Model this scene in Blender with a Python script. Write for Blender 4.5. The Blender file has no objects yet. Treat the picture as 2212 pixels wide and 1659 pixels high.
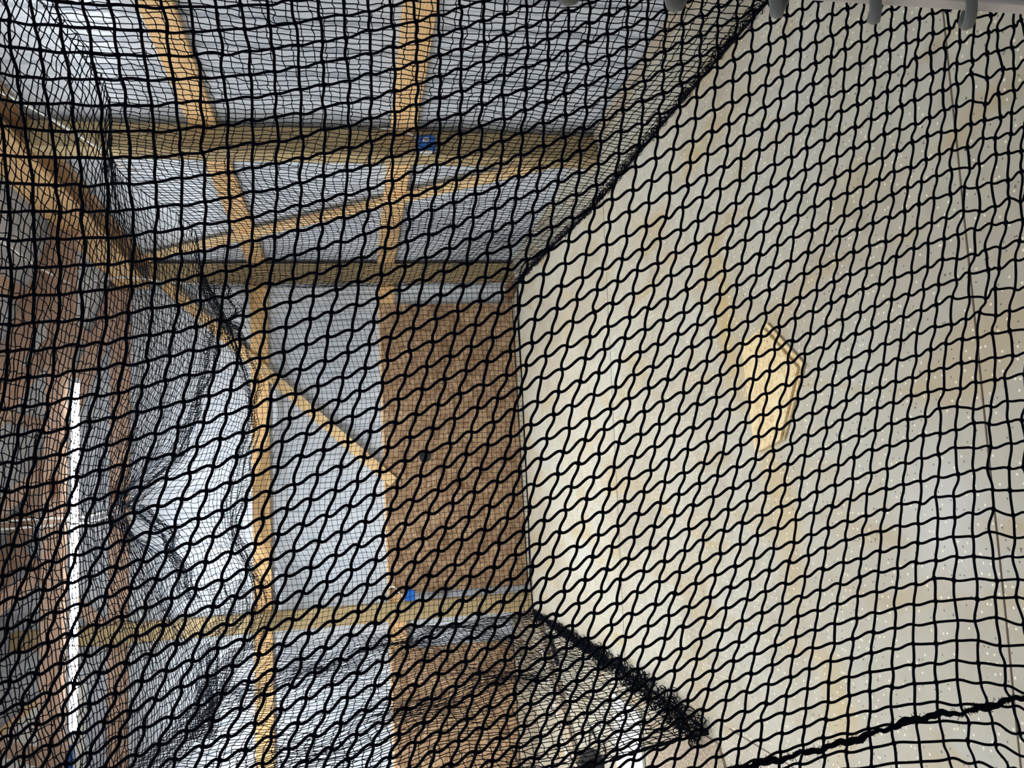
import bpy, bmesh, math, random
import numpy as np
from mathutils import Vector, Matrix
random.seed(7); rng = np.random.default_rng(7)
S = bpy.context.scene
COL = S.collection

# ------------------------------------------------------------------ camera
cam = bpy.data.cameras.new('camera'); camo = bpy.data.objects.new('camera', cam); COL.objects.link(camo)
R = [[-0.05521516, -0.18576737, -0.98104117], [-0.98895309, 0.14554073, 0.02810125], [0.13756115, 0.97175531, -0.19175127]]
camo.matrix_world = Matrix([[R[0][0], -R[1][0], -R[2][0], 0.0], [R[0][1], -R[1][1], -R[2][1], 0.0],
                            [R[0][2], -R[1][2], -R[2][2], 1.44078], [0, 0, 0, 1]])
cam.sensor_width = 36; cam.lens = 36 * 1800 / 2212; cam.clip_start = 0.02
S.camera = camo
# ------------------------------------------------------------------ world + lamps + exposure
S.view_settings.view_transform = 'Standard'; S.view_settings.look = 'None'
S.view_settings.gamma = 1; S.view_settings.use_curve_mapping = False
S.view_settings.exposure = 0.55
w = bpy.data.worlds.new('world'); S.world = w; w.use_nodes = True
w.node_tree.nodes['Background'].inputs[0].default_value = (0.80, 0.88, 1.0, 1)
w.node_tree.nodes['Background'].inputs[1].default_value = 0.24

def area(loc, rot, sx, sy, power, col):
    l = bpy.data.lights.new('tube_or_fill_light', 'AREA'); l.shape = 'RECTANGLE'; l.size = sx; l.size_y = sy
    l.energy = power; l.color = col
    o = bpy.data.objects.new('tube_or_fill_light', l); COL.objects.link(o); o.location = loc; o.rotation_euler = rot
    return o
area((-0.18, 5.43, 3.055), (0, 0, 0), 2.1, 0.06, 75, (0.93, 0.97, 1.0))
area((0.75, 3.62, 3.04), (0, 0, math.radians(-36)), 2.1, 0.06, 14, (0.95, 0.97, 1.0))
area((-2.9, 5.3, 3.1), (0, 0, 0), 2.2, 0.1, 70, (0.94, 0.97, 1.0))  # fill light added out of view on the left, brightens the far wall
area((-.9, 2.4, 3.1), (0, 0, 0), 2.2, 0.1, 26, (1.0, 0.97, 0.92))  # unseen overhead fill, added to lift the near floor, stands in for further tubes
area((-.18, 5.36, 3.13), (math.pi, 0, 0), 2.1, 0.05, 2.0, (0.93, 0.97, 1.0))

# ------------------------------------------------------------------ helpers
def tag(o, label=None, cat=None, group=None, kind=None):
    if label: o['label'] = label
    if cat: o['category'] = cat
    if group: o['group'] = group
    if kind: o['kind'] = kind
    return o

def link(name, me, mat, parent=None, mw=None):
    o = bpy.data.objects.new(name, me); COL.objects.link(o)
    if mat is not None:
        for m in (mat if isinstance(mat, (list, tuple)) else [mat]): me.materials.append(m)
    if mw is not None: o.matrix_world = mw
    if parent is not None:
        o.parent = parent
        bpy.context.view_layer.update()
        o.matrix_parent_inverse = parent.matrix_world.inverted()
    return o

def empty(name, loc, label, cat, group=None):
    o = bpy.data.objects.new(name, None); COL.objects.link(o); o.location = loc; o.empty_display_size = .05
    bpy.context.view_layer.update()
    return tag(o, label, cat, group)

def bm_me(bm, name, smooth=False):
    me = bpy.data.meshes.new(name); bm.normal_update(); bm.to_mesh(me); bm.free()
    if smooth:
        me.polygons.foreach_set('use_smooth', [True] * len(me.polygons))
    return me

def add_box(bm, lo, hi, bev=0.0):
    vs = [bm.verts.new((x, y, z)) for x in (lo[0], hi[0]) for y in (lo[1], hi[1]) for z in (lo[2], hi[2])]
    f = [(0, 1, 3, 2), (4, 6, 7, 5), (0, 4, 5, 1), (2, 3, 7, 6), (0, 2, 6, 4), (1, 5, 7, 3)]
    fs = [bm.faces.new([vs[i] for i in q]) for q in f]
    if bev > 0:
        es = list({e for q in fs for e in q.edges})
        bmesh.ops.bevel(bm, geom=es, offset=bev, segments=2, profile=.5, affect='EDGES')

def board(name, p0, p1, width, thick, side, mat, parent=None, bev=.002):
    """a sawn board from p0 to p1 (centre line); width runs perpendicular to 'side', thickness along 'side'"""
    p0 = Vector(p0); p1 = Vector(p1); X = (p1 - p0); L = X.length; X.normalize()
    Z = Vector(side); Z = (Z - X * Z.dot(X)).normalized(); Y = Z.cross(X)
    bm = bmesh.new(); add_box(bm, (-L / 2, -width / 2, -thick / 2), (L / 2, width / 2, thick / 2), bev)
    c = (p0 + p1) / 2
    mw = Matrix([[X.x, Y.x, Z.x, c.x], [X.y, Y.y, Z.y, c.y], [X.z, Y.z, Z.z, c.z], [0, 0, 0, 1]])
    return link(name, bm_me(bm, name), mat, parent, mw)

def tubes(P, rad, k=4, caps=False):
    """P: (n, m, 3) polylines -> verts, quads of n tubes with k sides; rad scalar or (n,m)"""
    n, m, _ = P.shape
    T = np.empty_like(P); T[:, 1:-1] = P[:, 2:] - P[:, :-2]; T[:, 0] = P[:, 1] - P[:, 0]; T[:, -1] = P[:, -1] - P[:, -2]
    T /= np.linalg.norm(T, axis=2, keepdims=True) + 1e-12
    ref = np.zeros_like(T); ch = P[:, -1] - P[:, 0]; ax = np.abs(ch).argmin(axis=1)
    ref[np.arange(n), :, ax] = 1
    U = np.cross(T, ref); U /= np.linalg.norm(U, axis=2, keepdims=True) + 1e-12
    V = np.cross(T, U)
    a = np.arange(k) * 2 * np.pi / k
    rad = np.broadcast_to(np.asarray(rad, float), (n, m))
    ring = P[:, :, None] + rad[:, :, None, None] * (U[:, :, None] * np.cos(a)[None, None, :, None] + V[:, :, None] * np.sin(a)[None, None, :, None])
    verts = ring.reshape(-1, 3)
    idx = np.arange(n * m * k).reshape(n, m, k)
    q = np.stack([idx[:, :-1], np.roll(idx, -1, 2)[:, :-1], np.roll(idx, -1, 2)[:, 1:], idx[:, 1:]], -1).reshape(-1, 4)
    return verts, q

def np_mesh(name, parts, smooth=True):
    """parts: list of (verts, quads)"""
    vs = []; fs = []; o = 0
    for v, f in parts:
        vs.append(v); fs.append(f + o); o += len(v)
    V = np.concatenate(vs); F = np.concatenate(fs)
    me = bpy.data.meshes.new(name)
    me.vertices.add(len(V)); me.vertices.foreach_set('co', V.astype(np.float32).ravel())
    me.loops.add(F.size); me.loops.foreach_set('vertex_index', F.astype(np.int32).ravel())
    me.polygons.add(len(F)); me.polygons.foreach_set('loop_start', np.arange(0, F.size, F.shape[1], dtype=np.int32))
    me.polygons.foreach_set('use_smooth', np.ones(len(F), bool))
    me.update(calc_edges=True); me.validate()
    return me

def knots(C, r):
    """small octahedra as quads (degenerate-free: 8 tri as 4 quads folded) around centres C"""
    d = np.array([[1, 0, 0], [0, 1, 0], [-1, 0, 0], [0, -1, 0], [0, 0, 1], [0, 0, -1], [.7, .7, 0], [-.7, .7, 0], [-.7, -.7, 0], [.7, -.7, 0]])
    # ring of eight + two poles -> quads
    ring = [0, 6, 1, 7, 2, 8, 3, 9]
    q = []
    for i in range(0, 8, 2):
        a, b, c = ring[i], ring[i + 1], ring[(i + 2) % 8]
        q += [(4, a, b, c), (5, c, b, a)]
    q = np.array(q); n = len(C)
    V = (C[:, None] + np.asarray(r).reshape(-1, 1, 1) * d[None]).reshape(-1, 3)
    F = (q[None] + (np.arange(n) * 10)[:, None, None]).reshape(-1, 4)
    return V, F

def net_mesh(name, G, mask, rad, kr, wob=1.0, seg=2, k=4, jit=0.0, tj=0.0, extra=None, wobb=None, lean=0.0, pull=1.25):
    """G (ni,nj,3) lattice of knots. Twine runs through the knots; each knot holds its four legs near square"""
    G = G.copy()
    if jit: G += rng.normal(0, jit, G.shape)
    dA = np.zeros_like(G); dB = np.zeros_like(G)
    dA[:, 1:-1] = (G[:, 2:] - G[:, :-2]) / 2; dA[:, 0] = G[:, 1] - G[:, 0]; dA[:, -1] = G[:, -1] - G[:, -2]
    dB[1:-1] = (G[2:] - G[:-2]) / 2; dB[0] = G[1] - G[0]; dB[-1] = G[-1] - G[-2]
    la = np.linalg.norm(dA, axis=2, keepdims=True) + 1e-9; lb = np.linalg.norm(dB, axis=2, keepdims=True) + 1e-9
    a = dA / la; b = dB / lb
    dot = (a * b).sum(2, keepdims=True); s = .5 * wob
    a2 = a - s * dot * b; b2 = b - (s if wobb is None else .5 * wobb) * dot * a + lean * a
    if tj:
        n = np.cross(a, b); n /= np.linalg.norm(n, axis=2, keepdims=True) + 1e-9
        ang = rng.normal(0, tj, G.shape[:2] + (1,))
        a2 = a2 + ang * np.cross(n, a2); b2 = b2 + ang * np.cross(n, b2)
    a2 /= np.linalg.norm(a2, axis=2, keepdims=True) + 1e-9; b2 /= np.linalg.norm(b2, axis=2, keepdims=True) + 1e-9
    TA = a2 * la * pull; TB = b2 * lb * pull
    t = np.linspace(0, 1, seg + 1)[None, :, None]
    h = (2 * t**3 - 3 * t**2 + 1, t**3 - 2 * t**2 + t, -2 * t**3 + 3 * t**2, t**3 - t**2)
    parts = []
    for P0, P1, T0, T1, mm in ((G[:, :-1], G[:, 1:], TA[:, :-1], TA[:, 1:], mask[:, :-1] & mask[:, 1:]),
                               (G[:-1], G[1:], TB[:-1], TB[1:], mask[:-1] & mask[1:])):
        p0, p1, t0, t1 = P0[mm][:, None], P1[mm][:, None], T0[mm][:, None], T1[mm][:, None]
        if len(p0) == 0: continue
        P = h[0] * p0 + h[1] * t0 + h[2] * p1 + h[3] * t1
        parts.append(tubes(P, rad, k))
    if kr: parts.append(knots(G[mask], np.full(mask.sum(), kr) * rng.uniform(.8, 1.2, mask.sum())))
    if extra: parts += extra
    return np_mesh(name, parts)

def lerp_path(pts, n):
    """smooth (Catmull-like) resample of a polyline by arc length -> (n,3)"""
    p = np.array(pts, float)
    d = np.r_[0, np.cumsum(np.linalg.norm(np.diff(p, axis=0), axis=1))]
    m = np.gradient(p, d, axis=0) if len(p) > 2 else np.repeat((p[1:] - p[:1]) / d[-1], 2, 0)
    s = np.linspace(0, d[-1], n); i = np.clip(np.searchsorted(d, s) - 1, 0, len(p) - 2)
    hh = (d[i + 1] - d[i])[:, None]; t = ((s - d[i])[:, None]) / hh
    return (2*t**3-3*t**2+1)*p[i] + (t**3-2*t**2+t)*hh*m[i] + (-2*t**3+3*t**2)*p[i+1] + (t**3-t**2)*hh*m[i+1]

def rope_obj(name, pts, r, mat, parent=None, n=40, k=6, fuzz=0):
    P = lerp_path(pts, n)[None]
    rr = np.full((1, n), r)
    if fuzz: rr = rr * rng.uniform(1 - fuzz, 1 + fuzz, (1, n))
    return link(name, np_mesh(name, [tubes(P, rr, k)]), mat, parent)

# ------------------------------------------------------------------ materials
def newmat(name, rough=.6, spec=.3):
    m = bpy.data.materials.new(name); m.use_nodes = True; nt = m.node_tree
    b = nt.nodes['Principled BSDF']; b.inputs['Roughness'].default_value = rough
    b.inputs['Specular IOR Level'].default_value = spec
    return m, nt, b
def N(nt, t, **kw):
    n = nt.nodes.new(t)
    for k_, v in kw.items():
        if k_ in n.inputs: n.inputs[k_].default_value = v
        else: setattr(n, k_, v)
    return n
def ramp(nt, fac, stops):
    r = nt.nodes.new('ShaderNodeValToRGB'); e = r.color_ramp.elements
    while len(e) < len(stops): e.new(.5)
    for i, (p, c) in enumerate(stops): e[i].position = p; e[i].color = (*c, 1)
    nt.links.new(fac, r.inputs[0]); return r.outputs[0]
def mix(nt, fac, a, b, mode='MIX'):
    m = nt.nodes.new('ShaderNodeMix'); m.data_type = 'RGBA'; m.blend_type = mode
    for s_, v in ((0, fac), (6, a), (7, b)):
        if isinstance(v, (int, float)): m.inputs[s_].default_value = v
        elif isinstance(v, tuple): m.inputs[s_].default_value = (*v, 1)
        else: nt.links.new(v, m.inputs[s_])
    return m.outputs[2]
def coords(nt, scale, src='Object'):
    tc = nt.nodes.new('ShaderNodeTexCoord'); mp = nt.nodes.new('ShaderNodeMapping')
    mp.inputs['Scale'].default_value = scale; nt.links.new(tc.outputs[src], mp.inputs[0]); return mp.outputs[0]
def plain(name, c, rough=.6, spec=.3, metal=0):
    m, nt, b = newmat(name, rough, spec); b.inputs['Base Color'].default_value = (*c, 1); b.inputs['Metallic'].default_value = metal; return m

def wood(name, c0, c1, knot, ksc=1.0):
    m, nt, b = newmat(name, .65, .2)
    v = coords(nt, (1.1, 14, 14))
    oi = nt.nodes.new('ShaderNodeObjectInfo')
    ad = nt.nodes.new('ShaderNodeVectorMath'); ad.operation = 'ADD'
    ml = nt.nodes.new('ShaderNodeVectorMath'); ml.operation = 'SCALE'; ml.inputs['Scale'].default_value = 37
    nt.links.new(oi.outputs['Random'], ml.inputs[0]); nt.links.new(v, ad.inputs[0]); nt.links.new(ml.outputs[0], ad.inputs[1])
    v = ad.outputs[0]
    n1 = N(nt, 'ShaderNodeTexNoise', Scale=1.0, Detail=3.0, Distortion=.6); nt.links.new(v, n1.inputs['Vector'])
    wv = N(nt, 'ShaderNodeTexWave', Scale=1.5, Distortion=5.0, Detail=2.0); wv.bands_direction = 'Y'; nt.links.new(v, wv.inputs['Vector'])
    g = mix(nt, .35, n1.outputs[0], wv.outputs[0])
    col = ramp(nt, g, [(.25, c1), (.6, c0)])
    k_ = N(nt, 'ShaderNodeTexVoronoi', Scale=.9 * ksc); k_.inputs['Randomness'].default_value = 1
    v2 = coords(nt, (2.2, 5, 5)); nt.links.new(v2, k_.inputs['Vector'])
    kf = ramp(nt, k_.outputs['Distance'], [(.05, (1, 1, 1)), (.12, (0, 0, 0))])
    col = mix(nt, kf, col, knot)
    nt.links.new(col, b.inputs['Base Color']); return m
M_pine = wood('pine', (.88, .60, .31), (.74, .44, .19), (.35, .15, .05))
M_brace = wood('brace_pine', (.90, .66, .36), (.78, .50, .24), (.4, .18, .06))
M_truss = wood('truss_pine', (.60, .42, .31), (.48, .31, .22), (.25, .10, .05), .6)
M_treated = wood('treated_post', (.50, .38, .20), (.38, .28, .15), (.2, .13, .06), .6)
M_girder = wood('girder_wood', (.66, .45, .26), (.50, .32, .18), (.28, .14, .07), .6)
M_grey_lumber = wood('old_lumber', (.50, .42, .32), (.38, .30, .22), (.2, .15, .1), .6)

m, nt, b = newmat('ribbed_steel', .42, .45)
v = coords(nt, (1.2, 1.2, .25)); n1 = N(nt, 'ShaderNodeTexNoise', Scale=2.0, Detail=3.0); nt.links.new(v, n1.inputs['Vector'])
nt.links.new(ramp(nt, n1.outputs[0], [(.3, (.60, .65, .71)), (.7, (.68, .72, .77))]), b.inputs['Base Color']); M_steel = m

m, nt, b = newmat('roof_steel', .5, .3)
b.inputs['Base Color'].default_value = (.62, .64, .68, 1); M_roof = m

m, nt, b = newmat('osb', .75, .15)
v = coords(nt, (1, 1, 1))
vo = N(nt, 'ShaderNodeTexVoronoi', Scale=42.0); nt.links.new(v, vo.inputs['Vector'])
sx = nt.nodes.new('ShaderNodeSeparateColor'); nt.links.new(vo.outputs['Color'], sx.inputs[0])
c_ = ramp(nt, sx.outputs[0], [(.0, (.30, .18, .10)), (.45, (.44, .29, .17)), (1, (.60, .42, .26))])
n2 = N(nt, 'ShaderNodeTexNoise', Scale=5.0, Detail=4.0, Distortion=1.0); nt.links.new(v, n2.inputs['Vector'])
c_ = mix(nt, 1.0, c_, ramp(nt, n2.outputs[0], [(.3, (.62, .58, .55)), (.65, (1, 1, 1))]), 'MULTIPLY')
nt.links.new(c_, b.inputs['Base Color']); M_osb = m

m, nt, b = newmat('plate_osb', .4, .4)
v = coords(nt, (1, 1, 1))
n1 = N(nt, 'ShaderNodeTexNoise', Scale=38.0, Detail=3.0, Distortion=1.5); nt.links.new(v, n1.inputs['Vector'])
nt.links.new(ramp(nt, n1.outputs[0], [(.3, (.55, .38, .18)), (.48, (.82, .64, .34)), (.7, (.88, .74, .46))]), b.inputs['Base Color']); M_plate = m

m, nt, b = newmat('concrete', .5, .35)
v = coords(nt, (1, 1, 1))
n1 = N(nt, 'ShaderNodeTexNoise', Scale=1.3, Detail=6.0, Distortion=.4); nt.links.new(v, n1.inputs['Vector'])
c_ = ramp(nt, n1.outputs[0], [(.3, (.45, .405, .32)), (.5, (.53, .495, .40)), (.68, (.55, .54, .475))])
n2 = N(nt, 'ShaderNodeTexNoise', Scale=2.6, Detail=5.0, Distortion=.9); nt.links.new(coords(nt, (2.2, .7, 1)), n2.inputs['Vector'])
st = ramp(nt, n2.outputs[0], [(.52, (0, 0, 0)), (.70, (.75, .75, .75))])
c_ = mix(nt, st, c_, (.50, .39, .21))
def stain(c_, cx, cy, rx, ry, ang, col_, amt):
    tc = nt.nodes.new('ShaderNodeTexCoord'); nz = N(nt, 'ShaderNodeTexNoise', Scale=4.0, Detail=4.0); nt.links.new(tc.outputs['Object'], nz.inputs['Vector'])
    sb = nt.nodes.new('ShaderNodeVectorMath'); sb.operation = 'MULTIPLY_ADD'; nt.links.new(nz.outputs['Color'], sb.inputs[0]); sb.inputs[1].default_value = (.35, .35, 0); nt.links.new(tc.outputs['Object'], sb.inputs[2])
    mp = nt.nodes.new('ShaderNodeMapping'); mp.vector_type = 'TEXTURE'; mp.inputs['Location'].default_value = (cx + .17, cy + .17, 0)
    mp.inputs['Rotation'].default_value = (0, 0, ang); mp.inputs['Scale'].default_value = (rx, ry, 1e3); nt.links.new(sb.outputs[0], mp.inputs[0])
    ln = nt.nodes.new('ShaderNodeVectorMath'); ln.operation = 'LENGTH'; nt.links.new(mp.outputs[0], ln.inputs[0])
    return mix(nt, ramp(nt, ln.outputs['Value'], [(.2, (amt,) * 3), (1.0, (0, 0, 0))]), c_, col_)
c_ = stain(c_, .62, 2.92, .42, .14, .15, (.56, .41, .17), .8)
c_ = stain(c_, -.05, 2.68, .60, .13, .05, (.56, .43, .21), .75)
c_ = stain(c_, -.70, 2.45, .25, .12, 0, (.60, .47, .24), .7)
c_ = stain(c_, -.12, 1.86, .30, .22, .3, (.66, .66, .64), .8)
n3 = N(nt, 'ShaderNodeTexNoise', Scale=14.0, Detail=6.0); nt.links.new(v, n3.inputs['Vector'])
c_ = mix(nt, 1.0, c_, ramp(nt, n3.outputs[0], [(.3, (.86, .85, .84)), (.6, (1, 1, 1))]), 'MULTIPLY')
vo = N(nt, 'ShaderNodeTexVoronoi', Scale=44.0); vo.voronoi_dimensions = '2D'; nt.links.new(v, vo.inputs['Vector'])
sc = nt.nodes.new('ShaderNodeSeparateColor'); nt.links.new(vo.outputs['Color'], sc.inputs[0])
def flecks(sel_lo, sel_hi, size, color, c_):
    sp = ramp(nt, vo.outputs['Distance'], [(size * .6, (1, 1, 1)), (size, (0, 0, 0))])
    sel = ramp(nt, sc.outputs[0], [(sel_lo, (0, 0, 0)), (sel_lo + .01, (1, 1, 1)), (sel_hi, (1, 1, 1)), (min(1, sel_hi + .01), (0, 0, 0))])
    f = mix(nt, 1.0, sp, sel, 'MULTIPLY')
    return mix(nt, f, c_, color)
c_ = flecks(.72, .97, .17, (.95, .90, .72), c_)
c_ = flecks(.28, .46, .13, (.12, .11, .10), c_)
vo = N(nt, 'ShaderNodeTexVoronoi', Scale=23.0); vo.voronoi_dimensions = '2D'; nt.links.new(v, vo.inputs['Vector'])
sc = nt.nodes.new('ShaderNodeSeparateColor'); nt.links.new(vo.outputs['Color'], sc.inputs[0])
c_ = flecks(.1, .2, .10, (.16, .14, .12), c_)
nt.links.new(c_, b.inputs['Base Color'])
nt.links.new(ramp(nt, n3.outputs[0], [(.3, (.38, .38, .38)), (.7, (.6, .6, .6))]), b.inputs['Roughness']); M_floor = m

m, nt, b = newmat('carpet', .95, .05)
n1 = N(nt, 'ShaderNodeTexNoise', Scale=160.0, Detail=3.0); nt.links.new(coords(nt, (1, 1, 1)), n1.inputs['Vector'])
nt.links.new(ramp(nt, n1.outputs[0], [(.35, (.22, .17, .12)), (.62, (.62, .52, .40))]), b.inputs['Base Color']); M_carpet = m

M_twine = plain('black_twine', (.004, .005, .010), .9, .04)
M_twine_far = plain('black_net_twine', (.005, .006, .010), .9, .04)
M_white_rope = plain('white_rope', (.85, .84, .80), .7)
M_white = plain('white_panel', (.86, .84, .79), .45)
M_blue = plain('blue_plastic', (.02, .14, .55), .4, .4)
M_black = plain('black_plastic', (.02, .02, .025), .5)
M_label = plain('paper_label', (.85, .85, .85), .6)
M_seam = plain('joint_dark', (.14, .10, .07), .9)
M_dark = plain('dark_hole', (.03, .028, .03), .9)
M_postgrey = plain('grey_green_paint', (.15, .18, .18), .45)
M_lip = plain('white_lip', (.80, .70, .64), .5)
M_tubing = plain('grey_tubing', (.17, .175, .175), .42, .4)
M_cap = plain('lamp_housing', (.85, .87, .9), .4)
M_brown = plain('brown_scrap', (.20, .12, .07), .9)
m, nt, b = newmat('lamp_glow'); b.inputs['Emission Color'].default_value = (.95, .98, 1, 1); b.inputs['Emission Strength'].default_value = 45; M_glow = m
m, nt, b = newmat('lamp_glow_soft'); b.inputs['Emission Color'].default_value = (.95, .98, 1, 1); b.inputs['Emission Strength'].default_value = 8; M_glow2 = m

# ------------------------------------------------------------------ dimensions of the room
XP, PW = 1.910, .14           # inner face of the posts on the right wall, post width
XG = XP + PW                  # face of the wall girts
XS = XG + .04                 # siding
Y1, Y2 = 4.380, 6.937         # near faces of the posts
YG = Y2 + PW; YS = YG + .04
ZU, ZL = 2.235, 1.176         # tops of the wall girts
EAVE = 3.20; SL = .36
def roof_z(x): return EAVE + .03 + SL * (XS - x)

# floor
bm = bmesh.new(); add_box(bm, (-5, -1.5, -.12), (XS + .1, YS + .1, 0)); tag(link('floor', bm_me(bm, 'floor'), M_floor), kind='structure')
def groove(p, q, w_):
    p = Vector((*p, 0)); q = Vector((*q, 0)); d = (q - p).normalized(); s_ = Vector((-d.y, d.x, 0)) * w_ / 2
    bm = bmesh.new(); n_ = 30; prev = None
    for i in range(n_ + 1):
        c = p.lerp(q, i / n_) + s_ * random.uniform(-.5, .5)
        a_ = bm.verts.new(c - s_ + Vector((0, 0, .0012))); b_ = bm.verts.new(c + s_ + Vector((0, 0, .0012)))
        if prev: bm.faces.new((prev[0], a_, b_, prev[1]))
        prev = (a_, b_)
    return bm_me(bm, 'floor_joint')
tag(link('trim_1', groove((XS, 1.60), (-3.5, 1.83), .0045), M_seam), kind='structure')
tag(link('trim_2', groove((XS, 4.31), (-3.5, 4.74), .004), M_seam), kind='structure')
tag(link('trim_3', groove((-.945, 3.25), (-.975, .6), .004), M_seam), kind='structure')

# ribbed siding sheets
def rib_profile(u0, u1):
    pts = []; u = u0
    while u < u1:
        for du, h_ in ((0, 0), (.012, .019), (.030, .019), (.042, 0), (.095, 0), (.101, .005), (.113, .005), (.119, 0), (.165, 0), (.171, .005), (.183, .005), (.189, 0)):
            pts.append((u + du, h_))
        u += .2286
    pts.append((u, 0)); return pts
def siding(name, fn0, fn1, u0, u1, mat):
    bm = bmesh.new(); prev = None
    for u, h_ in rib_profile(u0, u1):
        a_ = bm.verts.new(fn0(u, h_)); b_ = bm.verts.new(fn1(u, h_))
        if prev: bm.faces.new((prev[0], a_, b_, prev[1]))
        prev = (a_, b_)
    bmesh.ops.recalc_face_normals(bm, faces=bm.faces)
    o = link(name, bm_me(bm, name), mat)
    sm = o.modifiers.new('thick', 'SOLIDIFY'); sm.thickness = .002; sm.offset = 0
    return tag(o, kind='structure')
siding('wall_right', lambda u, h_: (XS + h_, u, -.02), lambda u, h_: (XS + h_, u, EAVE + .02), -1.4, YS - .05, M_steel)
siding('wall_far', lambda u, h_: (XS - u, YS + h_, -.02), lambda u, h_: (XS - u, YS + h_, roof_z(XS - u)), 0, 6.9, M_steel)
siding('ceiling', lambda u, h_: (XS + .25, u, EAVE + .06 - SL * .25 + h_), lambda u, h_: (XS - 6.9, u, EAVE + .06 + SL * 6.9 + h_), -1.4, YS + .2, M_roof)

# posts
def post(x0, y0, z1, label, extra=0):
    bm = bmesh.new(); add_box(bm, (-z1 / 2, -PW / 2, -PW / 2), (z1 / 2, PW / 2, PW / 2), .004)
    mw = Matrix(((0, 1, 0, x0 + PW / 2), (0, 0, 1, y0 + PW / 2), (1, 0, 0, z1 / 2), (0, 0, 0, 1)))
    return tag(link('wall_post', bm_me(bm, 'wall_post'), M_treated, None, mw), label, 'post', 'square wall posts')
post(XP, Y1, EAVE - .19, 'square treated post on the right wall with a blue electrical box on it')
post(XP, Y2, EAVE - .19, 'square treated post standing in the corner where both ribbed walls meet')
post(-.912, Y2, 3.95, 'square treated post on the far wall, left of the brown chipboard sheet')
post(-3.35, Y2, 4.6, 'square treated post on the far wall, beyond the left chipboard sheet')

# girts (horizontal rails)
gw = .04; YA = -1.3; G = 'horizontal wall rails'
def rail_r(z, wd, label): tag(board('wall_rail', (XG + gw / 2 - .001, YA, z - wd / 2), (XG + gw / 2 - .001, YG + gw - .005, z - wd / 2), wd, gw - .002, (1, 0, 0), M_pine), label, 'rail', G)
def rail_f(z, wd, label, m_=None): tag(board('wall_rail', (XG - .003, YG + gw / 2 - .001, z - wd / 2), (-4.6, YG + gw / 2 - .001, z - wd / 2), wd, gw - .002, (0, 1, 0), m_ or M_pine), label, 'rail', G)
rail_r(ZU, .14, 'upper tan rail running along the right ribbed wall')
rail_r(ZL, .14, 'lower tan rail running along the right ribbed wall, at the blue box')
rail_f(ZU, .14, 'middle tan rail across the far wall, crossed by the slanting brace')
rail_f(ZL, .14, 'lower tan rail across the far wall, along the chipboard tops')
rail_f(3.317, .145, 'top reddish rail high on the far wall, below the gable', M_truss)
tag(board('skirt_board', (-.93, YG - .02, .075), (-4.5, YG - .02, .075), .15, .036, (0, 1, 0), M_grey_lumber), 'weathered skirt board at the foot of the far wall, left of the post', 'board')
tag(board('floor_board', (2.035, 1.2, .012), (2.035, 4.36, .012), .075, .022, (0, 0, 1), M_grey_lumber), 'long pale board lying on the floor along the right ribbed wall', 'board')

# braces
BR = 'slanting wall braces'
bw = board('wall_brace', (XG - .0195, 4.66, .10), (XG - .0195, 6.74, 2.98), .085, .038, (1, 0, 0), M_brace); tag(bw, 'slanting pine brace on the right wall, from post foot up to the corner', 'brace', BR)
bw = board('wall_brace', (.20, YG - .0195, 1.10), (1.90, YG - .0195, 2.90), .085, .038, (0, 1, 0), M_brace); tag(bw, 'slanting pine brace on the far wall above the chipboard sheet', 'brace', BR)

# OSB sheets on the far wall
o = empty('chipboard_sheet', (.5, YG, 0), 'brown chipboard sheet on the far wall between the posts, with a dark round hole', 'panel', 'chipboard wall sheets')
bm = bmesh.new(); add_box(bm, (-.712, YG - .014, .01), (1.722, YG - .002, ZL - .012), .001); link('sheet', bm_me(bm, 'sheet'), M_osb, o)
bm = bmesh.new(); bmesh.ops.create_cone(bm, cap_ends=True, segments=28, radius1=.05, radius2=.046, depth=.008, matrix=Matrix.Translation((.403, YG - .0165, .829)) @ Matrix.Rotation(math.pi / 2, 4, 'X'))
tag(link('round_hole', bm_me(bm, 'hole'), M_dark, o), 'dark round hole')
bm = bmesh.new(); add_box(bm, (-3.30, YG - .014, .16), (-1.15, YG - .002, ZL - .012), .001)
tag(link('chipboard_sheet', bm_me(bm, 'sheet'), M_osb), 'shaded chipboard sheet on the far wall, left of the bare ribbed strip', 'panel', 'chipboard wall sheets')

# girder along the eave, trusses, gable framing
gr = empty('eave_girder', (XP, 3, EAVE - .14), 'double eave beam running along the top of the right wall', 'beam')
board('inner_plank', (XP - .021, -1.2, EAVE - .07), (XP - .021, Y2 + .12, EAVE - .07), .235, .038, (1, 0, 0), M_pine, gr)
board('outer_plank', (XG + .018, -1.2, EAVE - .07), (XG + .018, Y2 + .12, EAVE - .07), .235, .034, (1, 0, 0), M_girder, gr)
for yb in (.7, 2.0, 3.2, 5.55): board('spacer_block', (XP + .0, yb, EAVE - .06), (XG, yb, EAVE - .06), .16, .038, (0, 1, 0), M_truss, gr)

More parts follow.
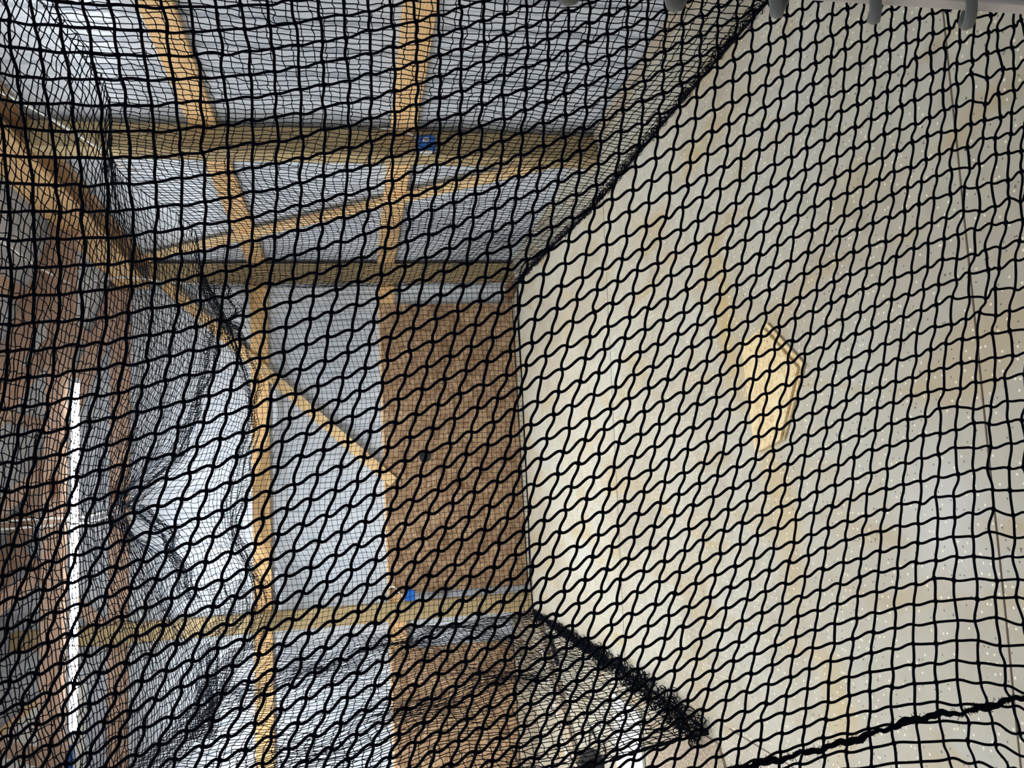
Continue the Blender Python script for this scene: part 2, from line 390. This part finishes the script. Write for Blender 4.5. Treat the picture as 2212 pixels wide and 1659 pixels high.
def truss(y, label, z0):
    t = empty('roof_truss', (-1.0, y, z0), label, 'truss', 'roof trusses')
    board('bottom_chord', (XS - .03, y, z0 + .085), (-4.6, y, z0 + .085), .165, .038, (0, 1, 0), M_truss, t)
    zt = lambda x: roof_z(x) - .10
    board('top_chord', (XS - .03, y + .0395, zt(XS) + .02), (-4.6, y + .0395, zt(-4.6) + .02), .14, .038, (0, 1, 0), M_truss, t)
    for xa, xb in ((1.25, .62), (.62 - .2, -.2), (-.2, -1.0), (-1.4, -1.0), (-1.6, -2.3), (-3.0, -2.3)):
        board('web', (xa, y + .0395 * 2, z0 + .10), (xb, y + .0395 * 2, zt(xb) - .02), .09, .038, (0, 1, 0), M_truss, t)
    return t
truss(5.60, 'reddish roof truss above the bright tube lamp', EAVE - .07)
truss(4.36, 'reddish roof truss over the middle of the cage, nearer than the lamp', EAVE - .02)
truss(2.9, 'reddish roof truss nearest overhead', EAVE - .02)
rf = lambda x: roof_z(x) - .10
tag(board('gable_rafter', (XP - .06, Y2 + .06, rf(XP - .06) + .02), (-4.6, Y2 + .06, rf(-4.6) + .02), .14, .038, (0, 1, 0), M_truss), 'reddish rafter under the roof edge on the far gable', 'rafter')
tag(board('gable_brace', (-.77, Y2 + .018, 3.32), (-.16, Y2 + .018, 3.95), .09, .036, (0, 1, 0), M_truss), 'short reddish strut from the far post up to the rafter', 'strut')
for i, (xx, lb) in enumerate(((1.45, 'roof purlin nearest the eave beam'), (.75, 'roof purlin above the right end of the tube lamp'), (.05, 'roof purlin above the middle of the tube lamp'), (-.65, 'roof purlin above the far post'), (-1.35, 'roof purlin above the left end of the tube lamp'))):
    z_ = roof_z(xx) + .008
    tag(board('roof_purlin', (xx, -1.0, z_), (xx, YS - .04, z_), .085, .036, (SL, 0, 1), M_truss), 'reddish ' + lb, 'purlin', 'roof purlins')
g2 = empty('gable_board', (-1.6, YG, 3.5), 'pale board with a slanted tan top edge, high on the far gable', 'panel')
bm = bmesh.new()
pr = [(-1.15, 3.46), (-2.4, 3.46), (-2.4, 4.62), (-1.72, 4.28), (-1.20, 3.66)]
f_ = bm.faces.new([bm.verts.new((x, YG - .016, z)) for x, z in pr]); r_ = bmesh.ops.extrude_face_region(bm, geom=[f_])
bmesh.ops.translate(bm, verts=[e for e in r_['geom'] if isinstance(e, bmesh.types.BMVert)], vec=(0, .012, 0)); bmesh.ops.recalc_face_normals(bm, faces=bm.faces)
link('board_face', bm_me(bm, 'board_face'), M_white, g2)
board('edge_strip', (-1.15, YG - .014, 3.63), (-1.75, YG - .014, 4.345), .05, .022, (0, 1, 0), M_brace, g2)

# ------------------------------------------------------------------ tube lamps
def lamp(p0, p1, label, glow):
    p0 = Vector(p0); p1 = Vector(p1); d = (p1 - p0).normalized(); s_ = Vector((-d.y, d.x, 0))
    t = empty('tube_lamp', (p0 + p1) / 2, label, 'lamp', 'tube lamps')
    board('housing', p0 + Vector((0, 0, .028)), p1 + Vector((0, 0, .028)), .06, .022, (0, 0, 1), M_cap, t)
    P = np.array([[tuple(p0.lerp(p1, i / 24)) for i in range(25)]])
    link('glass_tube', np_mesh('glass_tube', [tubes(P, .019, 12)]), glow, t)
    for a_, b_ in ((p0, p0 + d * .03), (p1, p1 - d * .03)):
        link('end_cap', np_mesh('end_cap', [tubes(np.array([[tuple(a_.lerp(b_, q)) for q in (-.2, .0001, .999, 1.0)]]), np.array([[.002, .024, .024, .002]]), 12)]), M_cap, t)
    return t
lamp((.89, 5.50, 3.095), (-1.235, 5.50, 3.075), 'long glowing tube lamp under the roof truss', M_glow)
lamp((-.10, 4.25, 3.07), (1.6, 3.0, 3.10), 'second tube lamp, only its tip at the top edge of the view', M_glow2)
tag(rope_obj('blue_cord', [(-1.27, 5.50, 3.09), (-1.35, 5.49, 3.085), (-1.55, 5.5, 3.10), (-1.9, 5.52, 3.1)], .014, M_blue, n=20), 'blue cord running on from the left end of the tube lamp', 'cord')

# ------------------------------------------------------------------ electrical boxes
def ebox(cx, cy, cz, sx_, sy_, sz_, label, sticker):
    t = empty('electrical_box', (cx, cy, cz - sz_ / 2), label, 'electrical box', 'blue electrical boxes')
    bm = bmesh.new(); add_box(bm, (cx - sx_ / 2, cy - sy_, cz - sz_ / 2), (cx + sx_ / 2, cy, cz + sz_ / 2), .004)
    link('box_body', bm_me(bm, 'box'), M_blue, t)
    if sticker:
        bm = bmesh.new(); add_box(bm, (cx + .002, cy - sy_ - .0015, cz - .012), (cx + .026, cy - sy_ - .0003, cz + .022))
        tag(link('sticker', bm_me(bm, 'sticker'), M_label, t), 'white sticker')
        bm = bmesh.new()
        for i in range(6):
            z_ = cz - .008 + i * .0042; add_box(bm, (cx + .005, cy - sy_ - .0022, z_), (cx + .018, cy - sy_ - .0016, z_ + (.0012 if i % 2 else .0024)))
        link('bar_print', bm_me(bm, 'bars'), M_black, t)
        bm = bmesh.new(); add_box(bm, (cx - sx_ / 2 - .017, cy - sy_ + .004, cz - .03), (cx - sx_ / 2 + .001, cy - .004, cz + .036), .003)
        link('white_socket', bm_me(bm, 'sock'), M_white, t)
    return t
ebox(1.966, Y1 - .001, .985, .082, .045, .092, 'blue electrical box with a white sticker on the right wall post', True)
ebox(-.712, Y2 - .001, 1.012, .085, .045, .08, 'blue electrical box on the far wall post, beside the chipboard sheet', False)
tag(rope_obj('white_cable', [(2.005, Y1 - .01, 1.035), (2.02, Y1 - .012, 1.06), (2.045, Y1 - .004, 1.12), (2.06, Y1 - .005, 1.25)], .005, M_white_rope, n=16), 'short white cable rising from the box on the right wall post', 'cable')
tag(rope_obj('white_cable', [(-.735, Y2 - .035, 1.03), (-.70, Y2 - .05, 1.08), (-.64, Y2 + .02, 1.14), (-.66, Y2 + .06, 1.20), (-.75, Y2 + .06, 1.25)], .006, M_white_rope, n=24), 'white cable curling up from the box on the far wall post', 'cable')

# ------------------------------------------------------------------ floor things
# wooden home plate
A_, B_, C_, D_, E_ = [Vector((x, y)) for x, y in ((.561, 2.624), (.379, 2.412), (.151, 2.587), (.123, 2.773), (.530, 2.806))]
hp = empty('home_plate', (.36, 2.65, 0), 'five-sided pale wooden home plate lying on the concrete floor', 'home plate')
def prism(name, pts, z0, z1, mat, parent, bev=.0015):
    bm = bmesh.new(); f_ = bm.faces.new([bm.verts.new((p.x, p.y, z0)) for p in pts]); r_ = bmesh.ops.extrude_face_region(bm, geom=[f_])
    bmesh.ops.translate(bm, verts=[e for e in r_['geom'] if isinstance(e, bmesh.types.BMVert)], vec=(0, 0, z1 - z0)); bmesh.ops.recalc_face_normals(bm, faces=bm.faces)
    if bev: bmesh.ops.bevel(bm, geom=list(bm.edges), offset=bev, segments=1, affect='EDGES')
    return link(name, bm_me(bm, name), mat, parent)
cc = (A_ + B_ + C_ + D_ + E_) / 5
prism('lower_board', [A_, B_, C_, D_, E_], .0005, .009, M_plate, hp)
up_ = [p.lerp(cc, f) for p, f in ((A_, .05), (B_, .07), (C_, .02), (D_, .01), (E_, .02))]
prism('upper_board', [q + Vector((-.006, .010)) for q in up_], .0092, .019, M_plate, hp)

# left floor: brown carpet, white board, lumber, black charger
bm = bmesh.new(); vs = [(-1.03, 3.36), (-1.12, 3.30), (-2.6, 3.1), (-2.6, 4.30), (-1.15, 4.23), (-1.03, 3.9)]
f_ = bm.faces.new([bm.verts.new((x, y, .001)) for x, y in vs]); r_ = bmesh.ops.extrude_face_region(bm, geom=[f_]); bmesh.ops.translate(bm, verts=[e for e in r_['geom'] if isinstance(e, bmesh.types.BMVert)], vec=(0, 0, .010)); bmesh.ops.recalc_face_normals(bm, faces=bm.faces)
tag(link('carpet_piece', bm_me(bm, 'carpet'), M_carpet), 'speckled brown carpet piece on the floor left of the gathered net', 'carpet')
bm = bmesh.new(); add_box(bm, (-2.9, 4.32, .002), (-1.12, 4.78, .018), .003)
tag(link('white_board', bm_me(bm, 'white_board'), M_white), 'white board lying on the floor behind the brown carpet', 'board')
tag(board('floor_plank', (-.98, 6.62, .021), (-1.98, 5.60, .021), .09, .038, (0, 0, 1), M_grey_lumber), 'weathered plank on the floor, nearest the far wall post', 'plank', 'loose planks on the floor')
tag(board('floor_plank', (-1.16, 6.52, .021), (-2.2, 5.46, .021), .035, .038, (0, 0, 1), M_white), 'thin white strip of wood on the floor between the brown planks', 'plank', 'loose planks on the floor')
tag(board('floor_plank', (-1.30, 6.16, .021), (-2.1, 5.30, .021), .09, .038, (0, 0, 1), M_grey_lumber), 'weathered plank on the floor, nearest the black charger', 'plank', 'loose planks on the floor')
tag(board('metal_strip', (-1.02, 6.34, .012), (-1.20, 6.12, .012), .05, .02, (0, 0, 1), M_black), 'short dark bar on the floor beside the planks', 'bar')
ch = empty('black_charger', (-1.62, 5.18, 0), 'small black box-shaped device with a looped cord on the floor', 'device')
bm = bmesh.new(); add_box(bm, (-1.70, 5.10, .001), (-1.56, 5.30, .10), .012); add_box(bm, (-1.66, 5.14, .10), (-1.60, 5.24, .13), .006); link('body', bm_me(bm, 'body'), M_black, ch)
rope_obj('cord', [(-1.60, 5.12, .06), (-1.50, 4.98, .02), (-1.46, 5.06, .01), (-1.50, 5.2, .01), (-1.44, 5.3, .01), (-1.6, 5.4, .01)], .006, M_black, ch, 30)
# scraps in the far right corner
for i, (x, y, z, r_, lb) in enumerate(((1.80, 6.86, .04, .05, 'crumpled brown scrap in the far right corner, nearest the post'), (1.74, 6.95, .05, .04, 'crumpled brown scrap in the far right corner, against the chipboard'))):
    bm = bmesh.new(); bmesh.ops.create_icosphere(bm, subdivisions=3, radius=r_)
    for v_ in bm.verts: v_.co = Vector((v_.co.x * 1.2, v_.co.y * .8, v_.co.z)) * (1 + .25 * math.sin(v_.co.x * 90 + i) * math.cos(v_.co.y * 70) + random.uniform(-.08, .08)); v_.co += Vector((x, y, z + .012))
    tag(link('crumpled_scrap', bm_me(bm, 'scrap'), M_brown), lb, 'scrap', 'brown scraps in the corner')
bm = bmesh.new(); bmesh.ops.create_icosphere(bm, subdivisions=3, radius=.024, matrix=Matrix.Translation((1.872, 6.68, .025)))
tag(link('white_ball', bm_me(bm, 'ball', True), M_white), 'small white ball on the floor at the foot of the corner post', 'ball')

# ------------------------------------------------------------------ the cage net
def wr(P, amp, f, ph=0):
    """soft wrinkles of a hanging net"""
    x, y, z = P[..., 0], P[..., 1], P[..., 2]
    a = np.sin(f * (y + .6 * z) + 1.3 + ph) + .6 * np.sin(1.7 * f * (x - .5 * z) + ph * 2) + .4 * np.sin(2.9 * f * (z + .3 * x - .4 * y) + 2 + ph)
    b_ = np.cos(.8 * f * (z - .5 * y) + ph) + .5 * np.sin(2.1 * f * (x + y) + .7)
    Q = P.copy(); return Q, amp * a, amp * b_

def coons(bot, top, nu, nv, ease=None):
    B = lerp_path(bot, nu); T = lerp_path(top, nu)
    t = np.linspace(0, 1, nv)[None, :, None]
    return B[:, None] * (1 - t) + T[:, None] * t

MS = .043
# roof sheet: heights at rows of Y for columns of X (right -> left)
CX = np.array([1.80, 1.45, .80, .40, .10, -.20, -.50, -.90, -1.35])
rows = [(1.46, [2.42, 2.46, 2.50, 2.5, 2.5, 2.5, 2.48, 2.46, 2.42]),
        (2.6, [2.44, 2.50, 2.56, 2.58, 2.6, 2.58, 2.56, 2.50, 2.46]),
        (3.5, [2.40, 2.46, 2.56, 2.62, 2.64, 2.62, 2.60, 2.52, 2.46]),
        (4.41, [2.58, 2.50, 2.50, 2.60, 2.66, 2.62, 2.55, 2.50, 2.52]),
        (5.3, [2.38, 2.42, 2.52, 2.66, 2.76, 2.66, 2.56, 2.46, 2.40]),
        (6.05, [2.46, 2.38, 2.46, 2.64, 2.97, 2.66, 2.56, 2.42, 2.42]),
        (6.5, [2.52, 2.34, 2.30, 2.44, 2.54, 2.46, 2.36, 2.34, 2.40]),
        (6.82, [2.58, 2.40, 2.20, 2.30, 2.37, 2.34, 2.20, 2.22, 2.44])]
RY = np.array([r_[0] for r_ in rows]); RZ = np.array([r_[1] for r_ in rows])
def roof_net_z(X, Y):
    # smooth interpolation along X then Y
    def cub(xs, ys, x):
        o_ = np.argsort(xs); xs = xs[o_]; ys = ys[o_]; m_ = np.gradient(ys, xs); i = np.clip(np.searchsorted(xs, x) - 1, 0, len(xs) - 2)
        h_ = xs[i + 1] - xs[i]; t = np.clip((x - xs[i]) / h_, 0, 1)
        return (2*t**3-3*t**2+1)*ys[i] + (t**3-2*t**2+t)*h_*m_[i] + (-2*t**3+3*t**2)*ys[i+1] + (t**3-t**2)*h_*m_[i+1]
    Zr = np.stack([cub(CX, RZ[k_], X) for k_ in range(len(RY))], -1)
    out = np.empty_like(X)
    m_ = np.gradient(Zr, RY, axis=-1); i = np.clip(np.searchsorted(RY, Y) - 1, 0, len(RY) - 2)
    ii = i[..., None]
    g = lambda A, k_: np.take_along_axis(A, k_, -1)[..., 0]
    h_ = RY[i + 1] - RY[i]; t = np.clip((Y - RY[i]) / h_, 0, 1)
    return (2*t**3-3*t**2+1)*g(Zr, ii) + (t**3-2*t**2+t)*h_*g(m_, ii) + (-2*t**3+3*t**2)*g(Zr, ii+1) + (t**3-t**2)*h_*g(m_, ii+1)

cage = empty('cage_net', (.4, 4.2, 0), 'black knotted cage net hanging around and over the concrete lane', 'net')
def edge_fade(n, w_=6):
    a = np.minimum(np.arange(n), np.arange(n)[::-1]) / w_; return np.clip(a, 0, 1)
# right side
nu, nv = 128, 60
top_y = np.linspace(1.46, 6.82, 24); top = [(1.72 + .08 * min(1, max(0, (y - 2) / 2.4)), y, float(roof_net_z(np.array([1.80]), np.array([y]))[0])) for y in top_y]
bot = [(1.60, 1.46, .006), (1.635, 2.44, .006), (1.66, 3.5, .006), (1.672, 4.45, .006), (1.76, 5.6, .006), (1.83, 6.74, .006)]
Gd = coons(bot, top, nu, nv)
_, a_, b_ = wr(Gd, .022, 3.1); ef = edge_fade(nv)[None]
Gd[..., 0] += a_ * ef; Gd[..., 2] += b_ * ef * .8; Gd[..., 1] += .6 * a_ * ef
link('right_side', net_mesh('right_side', Gd, np.ones((nu, nv), bool), .0023, .0042, 1.2, 3, 3, .0022, .25), M_twine_far, cage)
# far side
nu, nv = 66, 58
hx = np.linspace(1.80, -1.0, 20); top = [(x, 6.82 + .02 * math.sin(x * 3), float(roof_net_z(np.array([x]), np.array([6.82]))[0])) for x in hx]
bot = [(1.83, 6.76, .006), (.9, 6.84, .006), (0, 6.88, .006), (-.905, 6.90, .006)]
Gd = coons(bot, top, nu, nv)
_, a_, b_ = wr(Gd, .014, 3.4, 1); ef = edge_fade(nv, 12)[None] * edge_fade(nu, 5)[:, None]
Gd[..., 0] += a_ * ef; Gd[..., 2] += b_ * ef * .7; Gd[..., 1] -= np.abs(a_) * ef
link('far_side', net_mesh('far_side', Gd, np.ones((nu, nv), bool), .0021, .0038, 1.0, 2, 3, .0012, .12), M_twine_far, cage)
# left side
nu, nv = 92, 60
bot = [(-.905, 6.86, .006), (-.93, 5.8, .006), (-.96, 4.6, .01), (-1.0, 3.42, .02)]
ty = np.linspace(6.82, 3.40, 16); top = [(-1.0 - .25 * (6.82 - y) / 3.4, y, float(roof_net_z(np.array([-1.25]), np.array([y]))[0])) for y in ty]
Gd = coons(bot, top, nu, nv)
_, a_, b_ = wr(Gd, .03, 3.6, 2); ef = edge_fade(nv, 10)[None]
Gd[..., 0] += a_ * ef; Gd[..., 2] += b_ * ef; Gd[..., 1] += .8 * a_ * ef * edge_fade(nu, 8)[:, None]
link('left_side', net_mesh('left_side', Gd, np.ones((nu, nv), bool), .0023, .0042, 1.2, 3, 3, .003, .3), M_twine_far, cage)
left_edge = Gd[-1].copy()
# roof
nu, nv = 76, 124
X = np.linspace(1.80, -1.30, nu)[:, None] * np.ones((1, nv)); Y = np.linspace(1.46, 6.82, nv)[None] * np.ones((nu, 1))
Gd = np.stack([X, Y, roof_net_z(X, Y)], -1)
_, a_, b_ = wr(Gd, .018, 3.9, 3); ef = edge_fade(nv, 4)[None] * edge_fade(nu, 4)[:, None]
Gd[..., 0] += b_ * ef * 1.6; Gd[..., 1] += a_ * ef * 1.2; Gd[..., 2] += a_ * ef * .6
link('roof_sheet', net_mesh('roof_sheet', Gd, np.ones((nu, nv), bool), .0024, .0044, 1.3, 3, 3, .003, .3), M_twine_far, cage)

# gathered folds: narrow bands where the mesh hangs bunched
def fold(name, pts, wd, n_, m_, drop, rad=.0019):
    P = lerp_path(pts, n_); t = np.linspace(0, 1, m_)
    G_ = np.empty((n_, m_, 3))
    s_ = np.arange(n_)
    wv = wd * (1 + .45 * np.sin(s_ * .13) + .25 * np.sin(s_ * .31 + 1))
    for j in range(m_):
        G_[:, j] = P + np.outer(wv, np.array(drop)) * t[j]
        G_[:, j, 1] += .035 * np.sin(9 * t[j] + s_ * .07)
        G_[:, j, 2] += .018 * np.sin(14 * t[j] + s_ * .11)
        G_[:, j, 0] += .012 * np.sin(11 * t[j] + s_ * .09)
    link(name, net_mesh(name, G_, np.ones((n_, m_), bool), rad, .0034, 1.0, 2, 3, .003, .2), M_twine_far, cage)
Z1 = lambda x: float(roof_net_z(np.array([x]), np.array([6.82]))[0])
fold('gathered_fold', [(1.88, 6.88, 2.60), (1.66, 6.82, 2.50), (1.47, 6.80, 2.36)], .17, 40, 20, (-.05, -.1, -1))
fold('gathered_fold', [(x, 6.80, Z1(x) + .02) for x in (1.50, 1.2, .8, .45, .15, -.15, -.45, -.8, -1.0)], .115, 120, 13, (0, -.12, -1))
fold('gathered_fold', [(1.35, 6.1, 2.42), (1.1, 6.08, 2.45), (.8, 6.06, 2.50), (.45, 6.05, 2.66), (.1, 6.03, 2.95)], .08, 90, 11, (0, -.1, -1))
fold('gathered_fold', [(.1, 6.03, 2.95), (-.12, 6.04, 2.72), (-.35, 6.05, 2.62), (-.55, 6.08, 2.60)], .10, 60, 13, (0, -.1, -1))
fold('gathered_fold', [(-.50, 6.78, 2.26), (-.72, 6.78, 2.22), (-.90, 6.76, 2.34)], .20, 22, 14, (.05, -.1, .9))
fold('gathered_fold', [(-.90, 6.5, 2.40), (-1.10, 5.6, 2.30), (-1.12, 4.7, 2.16)], .09, 60, 9, (0, -.1, 1))

# bunched foot of the left side: loops of slack twine, and thin hems
def tangle(name, pts, r0, r1, count, rad, parent):
    P = lerp_path(pts, 200); out = []
    L = []
    for i in range(count):
        t = rng.random() ** .7; c = P[min(199, int(t * 199))]; rr = r0 + (r1 - r0) * t
        an = rng.uniform(0, 2 * math.pi); rho = rr * math.sqrt(rng.random())
        cx_, cz_ = math.cos(an) * rho, abs(math.sin(an)) * rho * .8
        nrm = rng.normal(0, 1, 3); nrm /= np.linalg.norm(nrm); u = np.cross(nrm, [0, 0, 1.]); u /= np.linalg.norm(u) + 1e-9; v_ = np.cross(nrm, u)
        a = np.linspace(0, 2 * math.pi * rng.uniform(.7, 1.0), 11); q = rng.uniform(.012, .026)
        loop = c + np.array([cx_, 0, cz_ + .012]) + q * (np.cos(a)[:, None] * u + rng.uniform(.6, 1.3) * np.sin(a)[:, None] * v_)
        loop[:, 2] = np.maximum(loop[:, 2], .004); L.append(loop)
    o = link(name, np_mesh(name, [tubes(np.array(L), rad, 4)]), M_twine_far, parent); o['kind'] = 'stuff'; return o
FT = [(-.915, 6.88, .004), (-.93, 5.8, .004), (-.945, 4.7, .004), (-.98, 3.9, .004), (-1.02, 3.45, .004)]
tangle('bunched_foot', FT, .012, .080, 760, .0022, cage)
tangle('hem', [(1.60, 1.46, .003), (1.635, 2.44, .003), (1.66, 3.5, .003), (1.672, 4.45, .003), (1.76, 5.6, .003), (1.83, 6.74, .003)], .009, .009, 480, .0018, cage)
rope_obj('hem_rope', [(1.60, 1.46, .006), (1.635, 2.44, .006), (1.66, 3.5, .006), (1.672, 4.45, .006), (1.76, 5.6, .006), (1.83, 6.75, .006), (.9, 6.84, .006), (0, 6.88, .006), (-.905, 6.90, .006), (-.94, 5.5, .008), (-1.0, 3.44, .012)], .006, M_twine_far, cage, 200, 6, .4)
e2 = left_edge[::3]; rope_obj('edge_rope', [tuple(p) for p in e2], .007, M_twine_far, cage, 120, 6, .5)

# white tie ropes
TR = 'white ropes holding up the cage net'
tag(rope_obj('tie_rope', [(1.86, 4.38, 2.60), (1.87, 3.9, 2.80), (1.84, 3.45, 2.98), (1.84, 3.0, 3.08)], .006, M_white_rope, n=30), 'white rope tied to the net at the right wall post', 'rope', TR)
tag(rope_obj('rope_knot', [(1.84, 4.44, 2.60), (1.86, 4.52, 2.58), (1.87, 4.60, 2.56), (1.86, 4.56, 2.54), (1.84, 4.46, 2.57), (1.86, 4.40, 2.60)], .005, M_white_rope, n=40), 'frayed loop of white rope at the right wall post', 'rope')
tag(rope_obj('tie_rope', [(1.86, 6.86, 2.60), (1.82, 6.70, 2.72), (1.70, 6.1, 2.98), (1.52, 5.62, 3.17)], .006, M_white_rope, n=30), 'white rope from the corner post to the truss end', 'rope', TR)
tag(rope_obj('tie_rope', [(1.52, 5.60, 3.17), (1.50, 5.2, 3.20), (1.50, 4.40, 3.22)], .006, M_white_rope, n=20), 'white rope strung between the trusses near the eave beam', 'rope', TR)
tag(rope_obj('tie_rope', [(.10, 6.03, 2.97), (.06, 5.80, 3.03), (.04, 5.0, 3.12), (.03, 4.38, 3.15)], .0065, M_white_rope, n=30), 'upper strand of the white rope pair above the middle of the net', 'rope', TR)
tag(rope_obj('tie_rope', [(.07, 6.03, 2.965), (.02, 5.7, 3.00), (.0, 5.0, 3.11), (-.005, 4.38, 3.15)], .0055, M_white_rope, n=30), 'lower strand of the white rope pair above the middle of the net', 'rope', TR)

# ------------------------------------------------------------------ the near net
CU = [8.1158, -29.3597, -0.5262, 1.358, -0.5682, -0.5026, -9.6979, -2.5246, 6.5814, -1.0334, -1.0518, 1.9662, 8.5062, -0.8947, -0.6815, 4.4706, -1.6123, -0.6602, -2.6563, -0.5701, 0.3727]
CV = [10.2892, -11.9139, -1.4476, 5.3738, -0.3438, -0.7422, -29.696, -0.9116, 8.7596, -0.516, -0.8161, 3.9554, 2.0562, -3.1012, -0.8858, -1.5927, -0.6701, 0.3763, 0.2594, 0.1468, -0.0251]
PB = [(a, b_) for a in range(6) for b_ in range(6 - a)]
def UV(x, z):
    z = z - 1; t = [x**a * z**b_ for a, b_ in PB]
    return sum(c * q for c, q in zip(CU, t)), sum(c * q for c, q in zip(CV, t))
poly = [(.952, 2.10), (1.129, .012), (-.71, .012), (-.444, 2.10)]
def inside(x, z):
    r_ = np.ones_like(x, bool)
    for (x0, z0), (x1, z1) in zip(poly, poly[1:] + poly[:1]):
        r_ &= ((x1 - x0) * (z - z0) - (z1 - z0) * (x - x0)) <= 0
    return r_
gx, gz = np.meshgrid(np.linspace(-.72, 1.14, 90), np.linspace(0, 2.12, 90)); ok = inside(gx, gz); gx = gx[ok]; gz = gz[ok]
gu, gv = UV(gx, gz)
iu = np.arange(int(gu.min()), int(gu.max()) + 2); iv = np.arange(int(gv.min()), int(gv.max()) + 2)
G_ = np.zeros((len(iu), len(iv), 3)); mk = np.zeros((len(iu), len(iv)), bool)
for i, u in enumerate(iu):
    for j, v_ in enumerate(iv):
        k_ = np.argmin((gu - u)**2 + (gv - v_)**2)
        x, z = gx[k_], gz[k_]
        if (gu[k_] - u)**2 + (gv[k_] - v_)**2 > 4: G_[i, j] = (x, 0, z); continue
        for _ in range(6):
            e = 1e-4; f0 = UV(x, z); fx = UV(x + e, z); fz = UV(x, z + e)
            J = np.array([[(fx[0] - f0[0]) / e, (fz[0] - f0[0]) / e], [(fx[1] - f0[1]) / e, (fz[1] - f0[1]) / e]])
            d = np.linalg.solve(J, np.array([u - f0[0], v_ - f0[1]])); d = np.clip(d, -.05, .05); x += d[0]; z += d[1]
        G_[i, j] = (x, 0, z)
        mk[i, j] = bool(inside(np.array(x), np.array(z)))
G_[..., 1] = 1.42 - .06 * G_[..., 0] + .012 * np.sin(4 * G_[..., 2] + 2 * G_[..., 0]) + .008 * np.sin(7 * G_[..., 0])
low = np.clip((.42 - G_[..., 2]) / .35, 0, 1)[..., None]                       # slack, wavier mesh near the floor
G_[..., [0, 2]] += rng.normal(0, 1, G_[..., [0, 2]].shape) * (.0013 + .0045 * low)
# the seam row: the twine is pulled towards the border rope
near = empty('divider_net', (.25, 1.42, 0), 'black knotted net hanging right in front of the viewer', 'net')
link('mesh', net_mesh('near_mesh', G_, mk, .0026, .0058, 1.35, 8, 6, .0, .13, None, 2.0, .12, 1.15), M_twine, near)
rp = [(-.52, 1.449, 1.05), (-.489, 1.448, .783), (-.480, 1.447, .694), (-.463, 1.446, .555), (-.439, 1.446, .411), (-.438, 1.446, .313), (-.424, 1.445, .199), (-.43, 1.445, .06)]
n_ = 260; P = lerp_path(rp, n_); s_ = np.arange(n_)
P[:, 0] += .0025 * np.sin(s_ * .33) + .0015 * np.sin(s_ * .9)
rr = .0048 * (1 + .35 * np.sin(s_ * .21) * np.sin(s_ * .057) + .22 * rng.random(n_))
hairs = []
for i in range(420):
    k_ = rng.integers(2, n_ - 2); d = rng.normal(0, 1, 3); d /= np.linalg.norm(d); c = P[k_] + d * .004
    a = np.linspace(0, 2.2, 5)[:, None]; u = rng.normal(0, 1, 3); u /= np.linalg.norm(u)
    hairs.append(c + .0035 * (np.sin(a) * d + (1 - np.cos(a)) * u))
link('border_rope', np_mesh('border_rope', [tubes(P[None], rr[None], 8), tubes(np.array(hairs), .0007, 3)]), M_twine, near)

# ------------------------------------------------------------------ upright frame post wrapped in grey tubing
YPp = 1.0; xp = .706
fp = empty('frame_post', (xp + .02, YPp, 0), 'grey-green upright frame post with a white edge, right beside the viewer', 'post')
bm = bmesh.new(); add_box(bm, (xp, YPp - .020, .0), (xp + .026, YPp + .020, 2.2), .003); link('shaft', bm_me(bm, 'shaft'), M_postgrey, fp)
bm = bmesh.new(); add_box(bm, (xp - .010, YPp - .004, .0), (xp - .0003, YPp + .019, 2.2), .002); tag(link('edge_strip', bm_me(bm, 'strip'), M_lip, fp), 'white edge strip')
n_ = 900; zz = np.linspace(.15, 2.1, n_); a = 2 * math.pi * zz / .156 + 1.0
rh = .043
P = np.stack([xp + .003 + rh * np.cos(a), YPp + rh * np.sin(a), zz], -1)
# tubing with an oval ribbed section
T = np.gradient(P, axis=0); T /= np.linalg.norm(T, axis=1, keepdims=True)
Rd = np.stack([np.cos(a), np.sin(a), 0 * a], -1); Bn = np.cross(T, Rd)
k_ = 16; ph = np.arange(k_) * 2 * math.pi / k_; rib = 1 + .10 * np.cos(ph * 5)
ring = P[:, None] + (.005 * rib * np.cos(ph))[None, :, None] * Rd[:, None] + (.0085 * rib * np.sin(ph))[None, :, None] * Bn[:, None]
idx = np.arange(n_ * k_).reshape(n_, k_)
q = np.stack([idx[:-1], np.roll(idx, -1, 1)[:-1], np.roll(idx, -1, 1)[1:], idx[1:]], -1).reshape(-1, 4)
tb = link('spiral_tubing', np_mesh('spiral_tubing', [(ring.reshape(-1, 3), q)]), M_tubing)
tag(tb, 'grey ribbed tubing wound in a spiral around the upright frame post', 'tubing')
